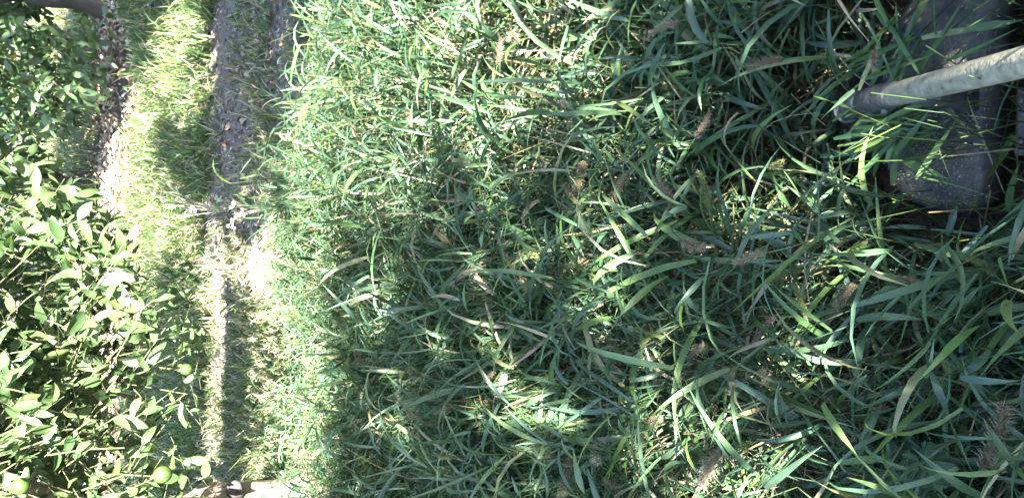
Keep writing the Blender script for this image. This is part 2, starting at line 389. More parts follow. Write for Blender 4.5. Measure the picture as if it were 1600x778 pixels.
low_grass('track_grass', 'thin grass sprouting through the bare dirt track', 22, 12000, -4.5, 4.5,
          lambda s: (2.7 + 0 * s, 4.3 + 0 * s), 0.08, 0.006, G_TRACK,
          lambda s, t: np.clip(0.20 + 0.35 * np.sin(s * 6.1 + 1) * np.sin(t * 7.7 + s) + 1.1 * np.exp(-((t - 3.62) / 0.13) ** 2) * (s > -0.6) * (0.5 + 0.5 * np.sin(s * 4)) + np.clip(-0.45 - 1.5 * s, 0.0, 1.0) * np.where(np.abs(t - 4.05) < 0.12, 0.25, 1), 0, 1), sub=5)
low_grass('orchard_grass', 'dark green grass in the shade beneath the far citrus trees', 23, 11000, -7, 8,
          lambda s: (7.2 + 0.3 * wob(s, 1.0), 13.0 + 0 * s), 0.17, 0.007, G_VERGE, sub=4)
low_grass('side_grass', 'grass growing beside and behind the tall foxtail grass', 24, 5000, -6, 6,
          lambda s: (-4.5 + 0 * s, -0.6 + 0 * s), 0.22, 0.007, G_MEADOW, sub=4)

# ------------------------------------------------------------------ bits on the track, leaf litter
def flakes(rng, x, y, z0, size, table, tilt=0.5, asp=0.5):
    n = len(x)
    a = rng.uniform(0, 6.28, n); ti = rng.normal(0, tilt, n); ta = rng.uniform(0, 6.28, n)
    d = np.stack([np.cos(a), np.sin(a), np.sin(ti)], -1); q = np.stack([-np.sin(a), np.cos(a), np.sin(rng.normal(0, tilt, n))], -1)
    L = size * rng.uniform(0.5, 1.5, n); Wd = L * asp * rng.uniform(0.5, 1.4, n)
    P = np.stack([x, y, gh(x, y) + z0 + 0.25 * L], -1)
    up = np.array([0, 0, 1.0])
    v = [P - d * L[:, None] / 2, P + q * Wd[:, None] / 2, P + d * L[:, None] / 2, P - q * Wd[:, None] / 2, P + up * (Wd * 0.35)[:, None]]
    V = np.stack(v, 1).reshape(-1, 3)
    F = (np.arange(n) * 5)[:, None, None] + np.array([[0, 1, 4], [1, 2, 4], [2, 3, 4], [3, 0, 4]])[None]
    return V, F.reshape(-1, 3), np.repeat(pal(rng, n, table), 5, 0)
rng = np.random.default_rng(31)
n = 24000; s = rng.uniform(-4, 4, n); t = rng.uniform(2.6, 4.4, n) + 0.05 * wob(s, 1)
x = s * math.cos(ROWA) + t * math.sin(ROWA); y = -s * math.sin(ROWA) + t * math.cos(ROWA)
V, F, C = flakes(rng, x, y, 0.006, 0.021, [(3, (0.20, 0.165, 0.14)), (3, (0.30, 0.26, 0.23)), (2.5, (0.10, 0.08, 0.06)), (1.8, (0.46, 0.42, 0.37)), (1.5, (0.28, 0.19, 0.12))])
tag(link('gravel', mesh_np('gravel', V, F, M['bits'], C)), 'grey gravel and chipped dry leaves strewn on the dirt track', 'gravel', kind='stuff')
n = 11000; s = rng.uniform(-5, 5, n); t = 6.85 + rng.normal(0, 0.5, n)
x = s * math.cos(ROWA) + t * math.sin(ROWA); y = -s * math.sin(ROWA) + t * math.cos(ROWA)
V, F, C = flakes(rng, x, y, 0.012, 0.042, [(2, (0.30, 0.20, 0.13)), (3, (0.42, 0.33, 0.25)), (1.5, (0.17, 0.11, 0.075)), (3, (0.52, 0.45, 0.38))], tilt=0.45, asp=0.55)
tag(link('leaf_litter', mesh_np('leaf_litter', V, F, M['dry'], C)), 'layer of brown dry leaf litter under the far tree row', 'leaf litter', kind='stuff')

# ------------------------------------------------------------------ leaf shapes
def leaf_shape(nsec=5, width=0.42, fold=0.25, curl=0.25, side=0.0):
    """leaf of length 1 along +x, normal +z: midrib lower than the blade halves"""
    f = np.linspace(0, 1, nsec + 1)
    prof = np.sin(np.pi * np.clip(f, 0, 1) ** 0.85) ** 0.8 * width / 2
    V = [[0, 0, 0]]; idx = []
    for k in range(1, nsec):
        zc = -curl * (f[k] - 0.3) ** 2
        y0 = side * f[k] ** 2
        V += [[f[k], y0 + prof[k], zc + prof[k] * fold], [f[k], y0, zc], [f[k], y0 - prof[k], zc + prof[k] * fold]]
    V.append([1, side, -curl * 0.49])
    V = np.array(V, float); F4 = []; F3 = [[0, 2, 1], [0, 3, 2]]
    for k in range(nsec - 2):
        b = 1 + 3 * k
        F4 += [[b, b + 1, b + 4, b + 3], [b + 1, b + 2, b + 5, b + 4]]
    b = 1 + 3 * (nsec - 2); e = len(V) - 1
    F3 += [[b, b + 1, e], [b + 1, b + 2, e]]
    return V, np.array(F4).reshape(-1, 4), np.array(F3)
LV_NEAR = [leaf_shape(5, w, fo, cu, si) for w, fo, cu, si in ((0.42, 0.22, 0.25, 0.0), (0.36, 0.35, 0.45, 0.06), (0.46, 0.15, 0.15, -0.05), (0.39, 0.50, 0.30, 0.0), (0.34, 0.25, 0.70, -0.10), (0.44, 0.35, -0.2, 0.05))]
LV_FAR = [leaf_shape(3, w, fo, cu, si) for w, fo, cu, si in ((0.50, 0.25, 0.3, 0.0), (0.44, 0.35, 0.4, 0.05), (0.52, 0.15, 0.15, -0.05))]
LV_DRY = [leaf_shape(5, w, fo, cu, si) for w, fo, cu, si in ((0.46, 0.55, 0.5, 0.08), (0.40, 0.8, -0.5, -0.06), (0.50, 0.3, 0.9, 0.1), (0.44, 0.2, -0.3, 0.0))]
def leaf_frames(rng, D, up_bias=0.8, jitter=0.5, out=0.0):
    """orientation per leaf: x along D, normal mostly up"""
    n = len(D); X = norm(D)
    U = np.array([0, 0, up_bias]) + out + rng.normal(0, jitter, (n, 3))
    Z = norm(U - (U * X).sum(1, keepdims=True) * X)
    Y = np.cross(Z, X)
    return np.stack([X, Y, Z], -1)          # columns
def leaves_mesh(name, P, Rm, L, var, shapes, mat, col):
    mb = MB()
    for v, (LVx, F4, F3) in enumerate(shapes):
        k = np.where(var == v)[0]
        if not len(k): continue
        nv = len(LVx)
        V = np.einsum('nij,vj->nvi', Rm[k], LVx) * L[k][:, None, None] + P[k][:, None]
        b = (np.arange(len(k)) * nv)[:, None, None]
        mb.add(V.reshape(-1, 3), (b + F4[None]).reshape(-1, 4) if len(F4) else None, (b + F3[None]).reshape(-1, 3), np.repeat(col[k], nv, 0))
    return mb.mesh(name, mat, smooth=True)
def shape_mesh(name, sh, mat):
    V, F4, F3 = sh
    return mesh_np(name, V, [F4, F3], mat, smooth=True)

LEAF_MESH = [shape_mesh('leaf', sh, M['citrus_single']) for sh in LV_NEAR]
CIT = [(4, (0.045, 0.090, 0.036)), (4, (0.064, 0.114, 0.046)), (2.5, (0.086, 0.142, 0.054)), (0.8, (0.12, 0.18, 0.06)), (0.06, (0.35, 0.28, 0.06))]

def citrus_tree(label, group, bx, by, seed, H=3.2, Rc=1.25, zc=1.75, rz=1.35, trunk_r=0.085, nclu=1000, leaf=0.08, shapes=LV_FAR, npart=0,
                lean=(0, 0), fork=0.55, off=(0, 0), bark='bark', skip=None, shell=0.55, per=8, expo=2.6, knob=False, zmin=0.28, leafskip=None):
    rng = np.random.default_rng(seed)
    bz = float(gh(bx, by))
    T = empty('citrus_tree', (bx, by, bz))
    tag(T, label, 'tree', group)
    # trunk and limbs (local coordinates)
    mb = MB(); k = np.linspace(0, 1, 12)
    P = np.stack([lean[0] * k + 0.02 * np.sin(k * 7 + seed), lean[1] * k + 0.02 * np.sin(k * 5 + 2 * seed), -0.04 + k * (fork + 0.04)], -1)
    r = trunk_r * (1 + 0.28 * np.exp(-k * 9) - 0.08 * k)
    mb.tube(P, r, 14, rough=0.035, rng=rng)
    tr = mb.build('trunk', M[bark], T)
    if knob:
        kb = MB(); a = np.array(knob)
        q = P[6] + 0.7 * trunk_r * a
        kb.tube([q, q + 0.05 * a, q + 0.075 * a + [0, 0, .01], q + 0.085 * a + [0, 0, .012]], [0.036, 0.03, 0.027, 0.012], 10, rough=0.06, rng=rng)
        kb.build('branch_stub', M['bark_dark'], tr)
    top = P[-1]; cc = np.array([off[0] + lean[0], off[1] + lean[1], zc])
    nl = 7
    for j in range(nl):
        az = j * 2 * np.pi / nl + rng.normal(0, 0.25); ev = rng.uniform(0.25, 1.2)
        e = cc + np.array([math.cos(az) * math.cos(ev) * Rc * 0.8, math.sin(az) * math.cos(ev) * Rc * 0.8, math.sin(ev) * rz * 0.75 - 0.25])
        m = (top + e) / 2 + rng.normal(0, 0.08, 3); f = np.linspace(0, 1, 9)[:, None]
        c = (1 - f) ** 2 * top + 2 * f * (1 - f) * m + f * f * e
        b = MB(); b.tube(c, np.linspace(trunk_r * 0.55, 0.012, 9), 8, rough=0.04, rng=rng)
        b.build('limb', M[bark], T)
    # clusters: a shell of twigs
    d = norm(rng.normal(size=(nclu * 3, 3)))
    q = (np.hypot(d[:, 0], d[:, 1]) ** expo + np.abs(d[:, 2]) ** expo) ** (-1 / expo)
    rr = q * (shell + (1 - shell) * rng.random(len(d)) ** 0.6)
    lump = 1 + 0.14 * np.sin(d[:, 0] * 6 + seed) * np.sin(d[:, 1] * 5 + 2 * seed) + 0.10 * np.sin(d[:, 2] * 9 + d[:, 0] * 4 + seed)
    rr = rr * lump
    E = cc + d * rr[:, None] * np.array([Rc, Rc, rz])
    gap = np.sin(E[:, 0] * 6.1 + seed) + np.sin(E[:, 1] * 5.7 + 1.3 * seed) + np.sin(E[:, 2] * 6.7 + 0.7 * seed)
    ok = (gap > -1.25) & (E[:, 2] > zmin)
    if skip is not None: ok &= ~skip(E + np.array([bx, by, bz]))
    E = E[ok][:nclu]; d = d[ok][:nclu]; n = len(E)
    td = norm(d * np.array([1, 1, 0.5]) + rng.normal(0, 0.45, (n, 3)) + np.array([0, 0, 0.15]))
    tl_ = rng.uniform(0.10, 0.24, n)
    A = E - td * tl_[:, None]
    V, F, C = stems(rng, A, E, np.full(n, 0.0028), np.ones((n, 3)))
    tw = link('twigs', mesh_np('twigs', V, F, M['twig'], smooth=True), T); tw['kind'] = 'stuff'
    f = np.tile(np.linspace(0.15, 1.0, per), n) + rng.normal(0, 0.04, n * per)
    Pl = np.repeat(A, per, 0) + np.repeat(E - A, per, 0) * f[:, None]
    t2 = np.repeat(td, per, 0)
    sd = norm(np.cross(t2, rng.normal(size=t2.shape)))
    sp = np.where(f > 0.93, 0.35, 1.0)[:, None]
    D = norm(t2 * rng.uniform(0.4, 0.9, (len(t2), 1)) + sd * sp + np.array([0, 0, -0.12]))
    Rm = leaf_frames(rng, D, 0.6, 0.4, 0.75 * np.repeat(d, per, 0))
    L = leaf * np.clip(rng.normal(1, 0.22, len(D)), 0.45, 1.55)
    drop = rng.random(len(D)) < 0.9
    if leafskip is not None: drop &= ~leafskip(Pl + np.array([bx, by, bz]))
    Pl, Rm, L, D = Pl[drop], Rm[drop], L[drop], D[drop]
    var = rng.integers(0, len(shapes), len(D)); col = pal(rng, len(D), CIT)
    single = np.zeros(len(D), bool)
    if npart:
        Wc = Pl + D * L[:, None] * 0.5 + np.array([bx, by, bz])
        px, py, dep = proj(Wc)
        inn = (px > -15) & (px < 1615) & (py > -15) & (py < 793) & (dep > 0.2)
        # which ones are seen: cast rays against the rough leaf quads
        X = Rm[:, :, 0] * L[:, None]; Y = Rm[:, :, 1] * L[:, None] * 0.22
        Q = np.stack([Pl, Pl + X * .5 + Y, Pl + X, Pl + X * .5 - Y], 1).reshape(-1, 3) + np.array([bx, by, bz])
        sel = np.where(inn)[0]
        bv = BVHTree.FromPolygons(Q.tolist(), (np.arange(len(D) * 4).reshape(-1, 4)).tolist())
        area = L ** 2 / np.maximum(dep, .3) ** 2 * (0.15 + np.abs((Rm[:, :, 2] * norm(CP - Wc)).sum(1)))
        seen = []
        o = Vector(CP)
        for i in sel:
            h = 0
            for fr in (0.3, 0.5, 0.7):
                tgt = Vector(Pl[i] + D[i] * L[i] * fr + np.array([bx, by, bz])); dv = tgt - o
                hit = bv.ray_cast(o, dv.normalized(), dv.length + 0.02)
                if hit[0] is None or hit[2] == i or (hit[0] - tgt).length < 0.012: h += 1
            if h: seen.append((area[i] * h, i))
        seen.sort(reverse=True)
        single[[i for _, i in seen[:npart]]] = True
    k = ~single
    cr = link('crown', leaves_mesh('crown', Pl[k], Rm[k], L[k], var[k], shapes, M['citrus'], col[k]), T); cr['kind'] = 'stuff'
    for i in np.where(single)[0]:
        m4 = Matrix.Identity(4)
        for a in range(3):
            for b in range(3): m4[a][b] = Rm[i, a, b] * L[i]
            m4[a][3] = Pl[i, a]
        link('leaf', LEAF_MESH[var[i] % len(LEAF_MESH)], T, m4)
    return T

def in_view(Pw, near_r=0.9, depth=1e9):
    px, py, dep = proj(Pw)
    return (np.linalg.norm(Pw - CP, axis=1) < near_r) | ((dep > 0) & (dep < depth) & (px > -120) & (px < 1720) & (py > -120) & (py < 898))
def near_gap(Pw):      # leaves are taken out along the sun's path to light track and trunk
    G = Pw - SUN * (Pw[:, 2] / SUN[2])[:, None]
    px, py, dep = proj(G)
    hit = np.zeros(len(Pw), bool)
    qx, qy, qd = proj(Pw); seen = (qx > -15) & (qy < 790) & (qd > 0)
    r1 = np.random.default_rng(9).random(len(Pw))
    bare = seen & (((qx > 322) & (qy < 775)) | (qd < 1.66) | ((qx > 205) & (qy > 440) & (qy < 690) & (r1 < 0.70)))
    for z in (0.04, 0.14, 0.24):
        v = Pw - np.array([-0.93, 2.74, z]); a = v @ SUN
        hit |= np.linalg.norm(v - a[:, None] * SUN, axis=1) < 0.11
    return ((dep > 0) & ((np.abs(px - 334) < 13) | ((np.abs(px - 448) < 62) & (~seen | (r1 < 0.5)))) & (py > 300) & (py < 800)) | hit | bare
# the tree beside the grass, its trunk at the edge of the picture
def skip_near(Pw):
    px, py, dep = proj(Pw)
    vis = (px > -40) & (dep > 0)
    return ((px > 318 - 0.42 * np.maximum(0, 430 - py)) & (py < 778)) | (vis & (py < 215 + 0.55 * np.maximum(px, 0))) | (vis & (py < 800) & (dep < 1.72))
citrus_tree('citrus tree with pale sunlit trunk and green fruit beside the tall grass', 'citrus trees of the orchard',
            -0.965, 2.83, 3, zc=1.66, rz=1.25, Rc=1.46, nclu=7400, leaf=0.056, shapes=LV_NEAR, npart=300, trunk_r=0.10, fork=0.62, leafskip=near_gap,
            off=(0.05, -0.1), skip=skip_near, shell=0.5, per=9, expo=3.2, knob=(0.75, -0.6, 0.1))
# far row
def skip_trunk(Pw):
    px, py, dep = proj(Pw)
    return ((py < 34) & (Pw[:, 1] < 7.0)) | ((px > 172) & (px < 900))
FAR = [('citrus tree with dark bare trunk over brown leaf litter', 1.93, 6.85, 5, dict(bark='bark_dark', trunk_r=0.085, npart=140, nclu=1500, zc=1.25, Rc=1.35, skip=skip_trunk, lean=(0.05, 0))),
       ('citrus tree with slim dark trunk behind the leaf litter strip', 0.62, 7.75, 6, dict(bark='bark_dark', trunk_r=0.065, npart=90, nclu=900, zc=1.5, Rc=1.15)),
       ('citrus tree standing behind the tree with the pale trunk', -1.9, 7.7, 7, dict(bark='bark_dark', trunk_r=0.09, npart=30, nclu=900, zc=1.45, Rc=1.2))]
for lab, x, y, sd, kw in FAR:
    citrus_tree(lab, 'citrus trees of the orchard', x, y, sd, rz=1.3, leaf=0.085, shapes=LV_FAR, expo=3.2, shell=0.5, zmin=0.12, **kw)
proto_lab = 'citrus tree in the row beyond the leaf litter trees'
for x, y, sd in ((-3.4, 11.6, 8), (-0.6, 11.9, 9), (1.9, 11.4, 10), (4.6, 11.6, 12)):
    citrus_tree(proto_lab, 'citrus trees of the orchard', x, y, sd, zc=1.5, rz=1.25, Rc=1.4, nclu=420, leaf=0.11, expo=3.0, bark='bark_dark', per=7)
# trees that stand outside the picture and shade the grass; gaps are cut in their crowns where sun patches should fall
GAPS = [(740, 60, 230, 140, 1.0), (690, 210, 140, 90, 0.97), (880, 130, 110, 100, 0.95), (492, 150, 40, 330, 1.0), (560, 170, 90, 200, 0.9), (438, 600, 85, 240, 1.0), (820, 430, 40, 45, 0.95),
        (835, 590, 40, 30, 0.9), (1000, 540, 50, 45, 0.95), (1130, 680, 150, 115, 1.0), (1040, 560, 60, 45, 1.0), (940, 715, 28, 26, 0.85), (1490, 650, 45, 50, 0.85),
        (1260, 640, 60, 45, 0.85), (248, 55, 48, 110, 1.0), (182, 260, 40, 180, 1.0), (334, 590, 15, 190, 1.0), (120, 500, 190, 330, 1.0), (640, 330, 50, 50, 0.8), (600, 480, 40, 70, 0.8)]
grng = np.random.default_rng(77)
for q in range(34):      # small holes punched in the canopy to make flecks of sun on the grass
    GAPS.append((grng.uniform(520, 1330), grng.uniform(230, 778), grng.uniform(14, 30), grng.uniform(14, 30), 0.95))
def gap_p(Pw):
    G = Pw - SUN * ((Pw[:, 2] - 0.22) / SUN[2])[:, None]
    px, py, dep = proj(G)
    p = np.zeros(len(Pw))
    for cx, cy, rx, ry, w in GAPS:
        p = np.maximum(p, w * np.clip(2.6 - 1.9 * np.hypot((px - cx) / rx, (py - cy) / ry), 0, 1))
    return np.where(dep > 0, p, 0)
def leaf_shade(Pw): return in_view(Pw) | (grng.random(len(Pw)) < gap_p(Pw))
SHADE = [('citrus tree shading the dirt track', 2.05, 1.95, 13, dict(Rc=1.5, zc=2.45, rz=2.1, nclu=4200)),
         ('citrus tree behind the trimmer, shading the tall grass', 1.1, -1.8, 14, dict(Rc=1.5, zc=2.2, rz=1.6, nclu=1700)),
         ('citrus tree shading the grass behind the photographer', -0.95, -2.0, 15, dict(Rc=1.4, zc=2.1, rz=1.5, nclu=1500)),
         ('unseen citrus tree added to shade the dark-trunked tree across the track', 3.0, 4.6, 17, dict(Rc=1.35, zc=1.9, rz=1.6, nclu=1500)),  # tree added out of view to darken the far crown
         ('citrus tree at the end of the shading row', 3.2, -1.7, 16, dict(Rc=1.4, zc=2.1, rz=1.5, nclu=1300))]
for lab, x, y, sd, kw in SHADE:
    citrus_tree(lab, 'citrus trees of the orchard', x, y, sd, leaf=0.10, per=8, skip=in_view, leafskip=leaf_shade, shell=0.35, **kw)

# ------------------------------------------------------------------ string trimmer
def box_v(c, sx, sy, sz):
    v = np.array([[x, y, z] for x in (-1, 1) for y in (-1, 1) for z in (-1, 1)], float) * 0.5 * np.array([sx, sy, sz]) + np.asarray(c)
    f = [[0, 1, 3, 2], [4, 6, 7, 5], [0, 4, 5, 1], [2, 3, 7, 6], [0, 2, 6, 4], [1, 5, 7, 3]]
    return v, f
def bevel(o, w, seg=2):
    m = o.modifiers.new('bevel', 'BEVEL'); m.width = w; m.segments = seg; m.limit_method = 'ANGLE'; return o
def trimmer():
    e0 = at_depth(1352, 160, 1.00); e1 = at_depth(1600, 97, 0.69)
    ax = norm(e1 - e0)
    base = np.array([e0[0], e0[1] + 0.02, float(gh(e0[0], e0[1]))])
    T = empty('string_trimmer', base)
    tag(T, 'worn string trimmer with pale grey shaft and dusty dark guard lying in cut grass', 'trimmer')
    loc = lambda P: np.asarray(P, float) - base
    rng = np.random.default_rng(5)
    # shaft
    L = np.concatenate([[0.045, 0.05], np.linspace(0.08, 1.42, 30)])
    mb = MB(); mb.tube(loc(e0 + ax * L[:, None]), 0.0145 + 0 * L, 24); mb.build('shaft', M['shaft'], T)
    mb = MB(); l2 = np.array([0.0, 0.002, 0.03, 0.048, 0.052, 0.075, 0.078]); r2 = np.array([0.0150, 0.0172, 0.0182, 0.0182, 0.0170, 0.0170, 0.0158])
    mb.tube(loc(e0 + ax * l2[:, None]), r2, 24); cl = mb.build('collar', M['collar'], T)
    for q in (0.025, 0.062):                                   # clamp screws
        side = norm(np.cross(ax, [0, 0, 1.0])); p = e0 + ax * q + side * 0.016 + np.array([0, 0, 0.006])
        mb = MB(); mb.tube(loc([p, p + side * 0.006, p + side * 0.0075]), [0.0048, 0.0048, 0.003], 8); mb.build('screw', M['rim'], cl)
    # gear housing: casting that bends from the shaft down to the vertical axle
    g = np.array([e0 - ax * k for k in (-0.01, 0.008, 0.02)]) ; gc = e0 - ax * 0.034 + np.array([-0.0, 0.004, -0.006])
    pts = np.vstack([g, gc, gc + [0, 0.006, -0.028], gc + [0, 0.004, -0.058]])
    mb = MB(); mb.tube(loc(pts), [0.0165, 0.018, 0.0195, 0.021, 0.021, 0.018], 18); gh_ = mb.build('gear_housing', M['gear'], T)
    kn = gc + np.array([-0.004, 0.006, 0.002])                    # round cap seen from above
    up = norm(CP - kn)
    mb = MB(); mb.tube(loc([kn - up * 0.004, kn + up * 0.013, kn + up * 0.0145, kn + up * 0.0145, kn + up * 0.012]), [0.0185, 0.0185, 0.0175, 0.0150, 0.0145], 24)
    cp = mb.build('gear_cap', M['rim'], gh_)
    mb = MB(); mb.tube(loc([kn + up * 0.010, kn + up * 0.0135, kn + up * 0.0142]), [0.0148, 0.0140, 0.010], 20); mb.build('cap_face', M['gear'], gh_)
    mb = MB(); b0 = kn + up * 0.013 + np.array([0.004, -0.002, 0]); mb.tube(loc([b0, b0 + up * 0.006]), [0.0045, 0.004], 6); mb.build('grease_bolt', M['collar'], gh_)
    # string head below
    hz = np.array([0, 0, -1.0]); h0 = gc + np.array([0, 0.004, -0.055])
    mb = MB(); hl = np.array([0, 0.004, 0.012, 0.03, 0.04, 0.044]); mb.tube(loc(h0 + hz * hl[:, None]), [0.02, 0.045, 0.052, 0.052, 0.04, 0.02], 24)
    hd = mb.build('string_head', M['rubber'], T)
    for sg in (-1, 1):
        k = np.linspace(0, 1, 8)[:, None]; d = norm(np.array([sg * 0.8, 0.6 * sg + 0.2, 0]))
        P = h0 + hz * 0.022 + d * (0.05 + 0.10 * k) + np.array([0.03 * sg, 0.0, -0.02]) * k ** 2
        P[:, 2] = np.maximum(P[:, 2], gh(P[:, 0], P[:, 1]) + 0.004)
        mb = MB(); mb.tube(loc(P), 0.0013, 6); mb.build('cutting_line', M['rubber'], hd)
    # guard: arched dusty shell, rear skirt folded down
    gc0 = np.array([0.205, 0.437, 0.158]); nu, nv = 41, 25
    u = np.linspace(-1, 1, nu); v = np.linspace(-1, 1, nv); Ug, Vg = np.meshgrid(u, v)
    # squircle outline: map the square onto a rounded fan, wider at the rear
    sq = np.sqrt(1 - 0.34 * Vg ** 4); sv = np.sqrt(1 - 0.30 * Ug ** 4)
    hw = 0.158 + 0.012 * (-Vg)
    X = Ug * sq * hw; Y = Vg * sv * 0.078 - 0.010 * (Ug ** 2) + 0.006
    rim = np.maximum(np.abs(Ug), np.abs(Vg))
    Z = 0.020 * (1 - (np.abs(Ug)) ** 2.5) + 0.006 * (1 - Vg ** 2) - 0.018 * np.clip((rim - 0.86) / 0.14, 0, 1) ** 2 - 0.012 * np.clip((-Vg - 0.80) / 0.20, 0, 1)
    Z += 0.004 * np.exp(-((Vg + 0.76) / 0.05) ** 2)                                  # ridge before the rear lip
    Z += 0.003 * np.exp(-((np.abs(Ug) - 0.52) / 0.06) ** 2) * (Vg > -0.7)            # pressed ribs
    til = R_(8); Y2, Z2 = Y * math.cos(til) - Z * math.sin(til) * 0, Z + Y * -math.tan(til) * 0.6
    rot = R_(-4); P = np.stack([X * math.cos(rot) - Y2 * math.sin(rot), X * math.sin(rot) + Y2 * math.cos(rot), Z2], -1).reshape(-1, 3) + gc0
    ii = (np.arange(nv - 1)[:, None] * nu + np.arange(nu - 1)[None]).ravel()
    F = np.stack([ii, ii + 1, ii + nu + 1, ii + nu], -1)
    gd = link('guard', mesh_np('guard', loc(P), F, M['guard'], smooth=True), T)
    m = gd.modifiers.new('solid', 'SOLIDIFY'); m.thickness = 0.0035; m.offset = -1
    PG = P.reshape(nv, nu, 3)
    # grey plates riveted to the rear lip
    for (i0, i1) in ((8, 19), (31, 37)):
        a = PG[1, i0]; b = PG[1, i1]; c = (a + b) / 2 + np.array([0, -0.026, -0.014]); d = b - a
        V, f = box_v((0, 0, 0), np.linalg.norm(d), 0.016, 0.004)
        an = math.atan2(d[1], d[0]); ca, sa = math.cos(an), math.sin(an); tl2 = 0.35
        V = np.stack([V[:, 0], V[:, 1] * math.cos(tl2), V[:, 2] + V[:, 1] * math.sin(tl2)], -1)
        V = np.stack([V[:, 0] * ca - V[:, 1] * sa, V[:, 0] * sa + V[:, 1] * ca, V[:, 2]], -1) + c
        mb = MB(); mb.add(loc(V), f); pl = bevel(mb.build('edge_plate', M['plate'], gd, smooth=False), 0.0015)
        for fr in (0.2, 0.8):
            q = a + d * fr + np.array([0, -0.024, -0.011]); mb = MB(); mb.tube(loc([q, q + [0, 0, .003], q + [0, 0, .004]]), [0.004, 0.004, 0.002], 8); mb.build('rivet', M['rim'], pl)
    # bracket from the shaft to the guard
    p1 = e0 + ax * 0.13
    V, f = box_v((p1[0], p1[1] - 0.004, (p1[2] + gc0[2]) / 2 - 0.0), 0.030, 0.034, max(0.03, p1[2] - gc0[2] - 0.020))
    mb = MB(); mb.add(loc(V), f); bevel(mb.build('guard_bracket', M['gear'], T, smooth=False), 0.003)
    # behind the camera's view: loop handle, grip and engine
    p = e0 + ax * 0.95; a = np.linspace(-0.3, math.pi + 0.3, 20)
    sd = norm(np.cross(ax, [0, 0, 1.0])); uu = np.cross(sd, ax)
    mb = MB(); mb.tube(loc(p + 0.07 * (np.cos(a)[:, None] * sd + (np.sin(a)[:, None] + .3) * uu)), 0.010, 10); mb.build('loop_handle', M['rubber'], T)
    mb = MB(); mb.tube(loc(e0 + ax * np.array([1.12, 1.13, 1.30, 1.31])[:, None]), [0.017, 0.021, 0.021, 0.017], 16); mb.build('grip', M['rubber'], T)
    V, f = box_v(e0 + ax * 1.52, 0.20, 0.22, 0.20); mb = MB(); mb.add(loc(V), f); bevel(mb.build('engine_housing', M['orange'], T, smooth=False), 0.03, 4)
    return PG, gc0, e0, ax
PG, GC0, E0, AX = trimmer()

# clippings stuck to the guard
rng = np.random.default_rng(41)
k = 1500
iu = np.clip(rng.normal(14, 8, k), 2, 38); iv = np.clip(rng.normal(12, 6, k), 2, 22)
P = PG[iv.astype(int), iu.astype(int)] + np.stack([rng.uniform(-.004, .004, k), rng.uniform(-.004, .004, k), np.full(k, 0.0012)], -1)
V, F, C = blades(rng, P, rng.uniform(0, 6.28, k), rng.normal(0.05, 0.1, k), rng.uniform(0.001, 0.0045, k), rng.uniform(0.0004, 0.0010, k), rng.normal(0.1, 0.1, k), 2, 0.1, 0.3,
                 pal(rng, k, [(2, (0.30, 0.28, 0.20)), (2, (0.20, 0.21, 0.13)), (1, (0.42, 0.40, 0.33))]))
tag(link('grass_clippings', mesh_np('grass_clippings', V, F, M['dry'], C)), 'tiny pale grass clippings scattered on the dusty guard', 'clippings', kind='stuff')

# ------------------------------------------------------------------ cut blades lying over the trimmer
M['grass_single'] = mat_leafy('grass_blade_single', rough=0.40, trans=0.25, tint=(1.3, 1.35, 0.5), nscale=90,
    base=[(0, (0.045, 0.105, 0.05)), (0.5, (0.07, 0.14, 0.045)), (0.8, (0.10, 0.17, 0.05)), (1, (0.17, 0.20, 0.105))])
# (px, py) of both ends and the height of each end, width in mm
CUT = [(1370, 195, 1520, 120, .24, .25, 5), (1362, 196, 1480, 155, .22, .24, 6), (1385, 30, 1450, 130, .25, .22, 6), (1400, 10, 1415, 115, .26, .2, 3),
       (1460, 0, 1465, 85, .26, .22, 2.5), (1340, 95, 1440, 60, .22, .24, 8), (1440, 60, 1580, 35, .24, .22, 8), (1405, 248, 1485, 280, .19, .185, 10),
       (1450, 188, 1495, 292, .19, .182, 2), (1400, 270, 1570, 296, .2, .18, 2), (1395, 290, 1405, 225, .18, .21, 8), (1365, 275, 1390, 215, .17, .21, 7),
       (1410, 220, 1440, 248, .2, .19, 5), (1475, 165, 1510, 200, .2, .19, 6), (1510, 45, 1600, 40, .24, .24, 9), (1480, 95, 1600, 55, .25, .27, 4),
       (1470, 98, 1600, 62, .25, .27, 3), (1380, 205, 1470, 170, .21, .23, 5), (1360, 210, 1440, 190, .19, .22, 7), (1350, 225, 1420, 200, .18, .21, 6),
       (1310, 160, 1360, 120, .2, .2, 3), (1300, 190, 1345, 165, .2, .23, 4), (1545, 215, 1565, 190, .2, .185, 3), (1575, 330, 1590, 250, .17, .21, 8),
       (1370, 20, 1410, 60, .25, .25, 9), (1345, 20, 1420, 130, .24, .21, 3), (1430, 20, 1400, 120, .25, .21, 5), (1500, 10, 1440, 120, .25, .21, 4), (1540, 0, 1480, 60, .24, .22, 3)]
rng = np.random.default_rng(43)
for q in range(70):      # the heap of cut blades around the head
    cx, cy = (1400, 208) if q % 3 else (1395, 95)
    x0, y0 = cx + rng.normal(0, 28), cy + rng.normal(0, 22); an = rng.normal(-0.45 if q % 3 else -0.9, 0.4); ll = rng.uniform(50, 130)
    zz = rng.uniform(0.17, 0.235)
    CUT.append((x0 - math.cos(an) * ll / 2, y0 - math.sin(an) * ll / 2, x0 + math.cos(an) * ll / 2, y0 + math.sin(an) * ll / 2, zz, zz + rng.normal(0, 0.012), rng.uniform(2, 8)))
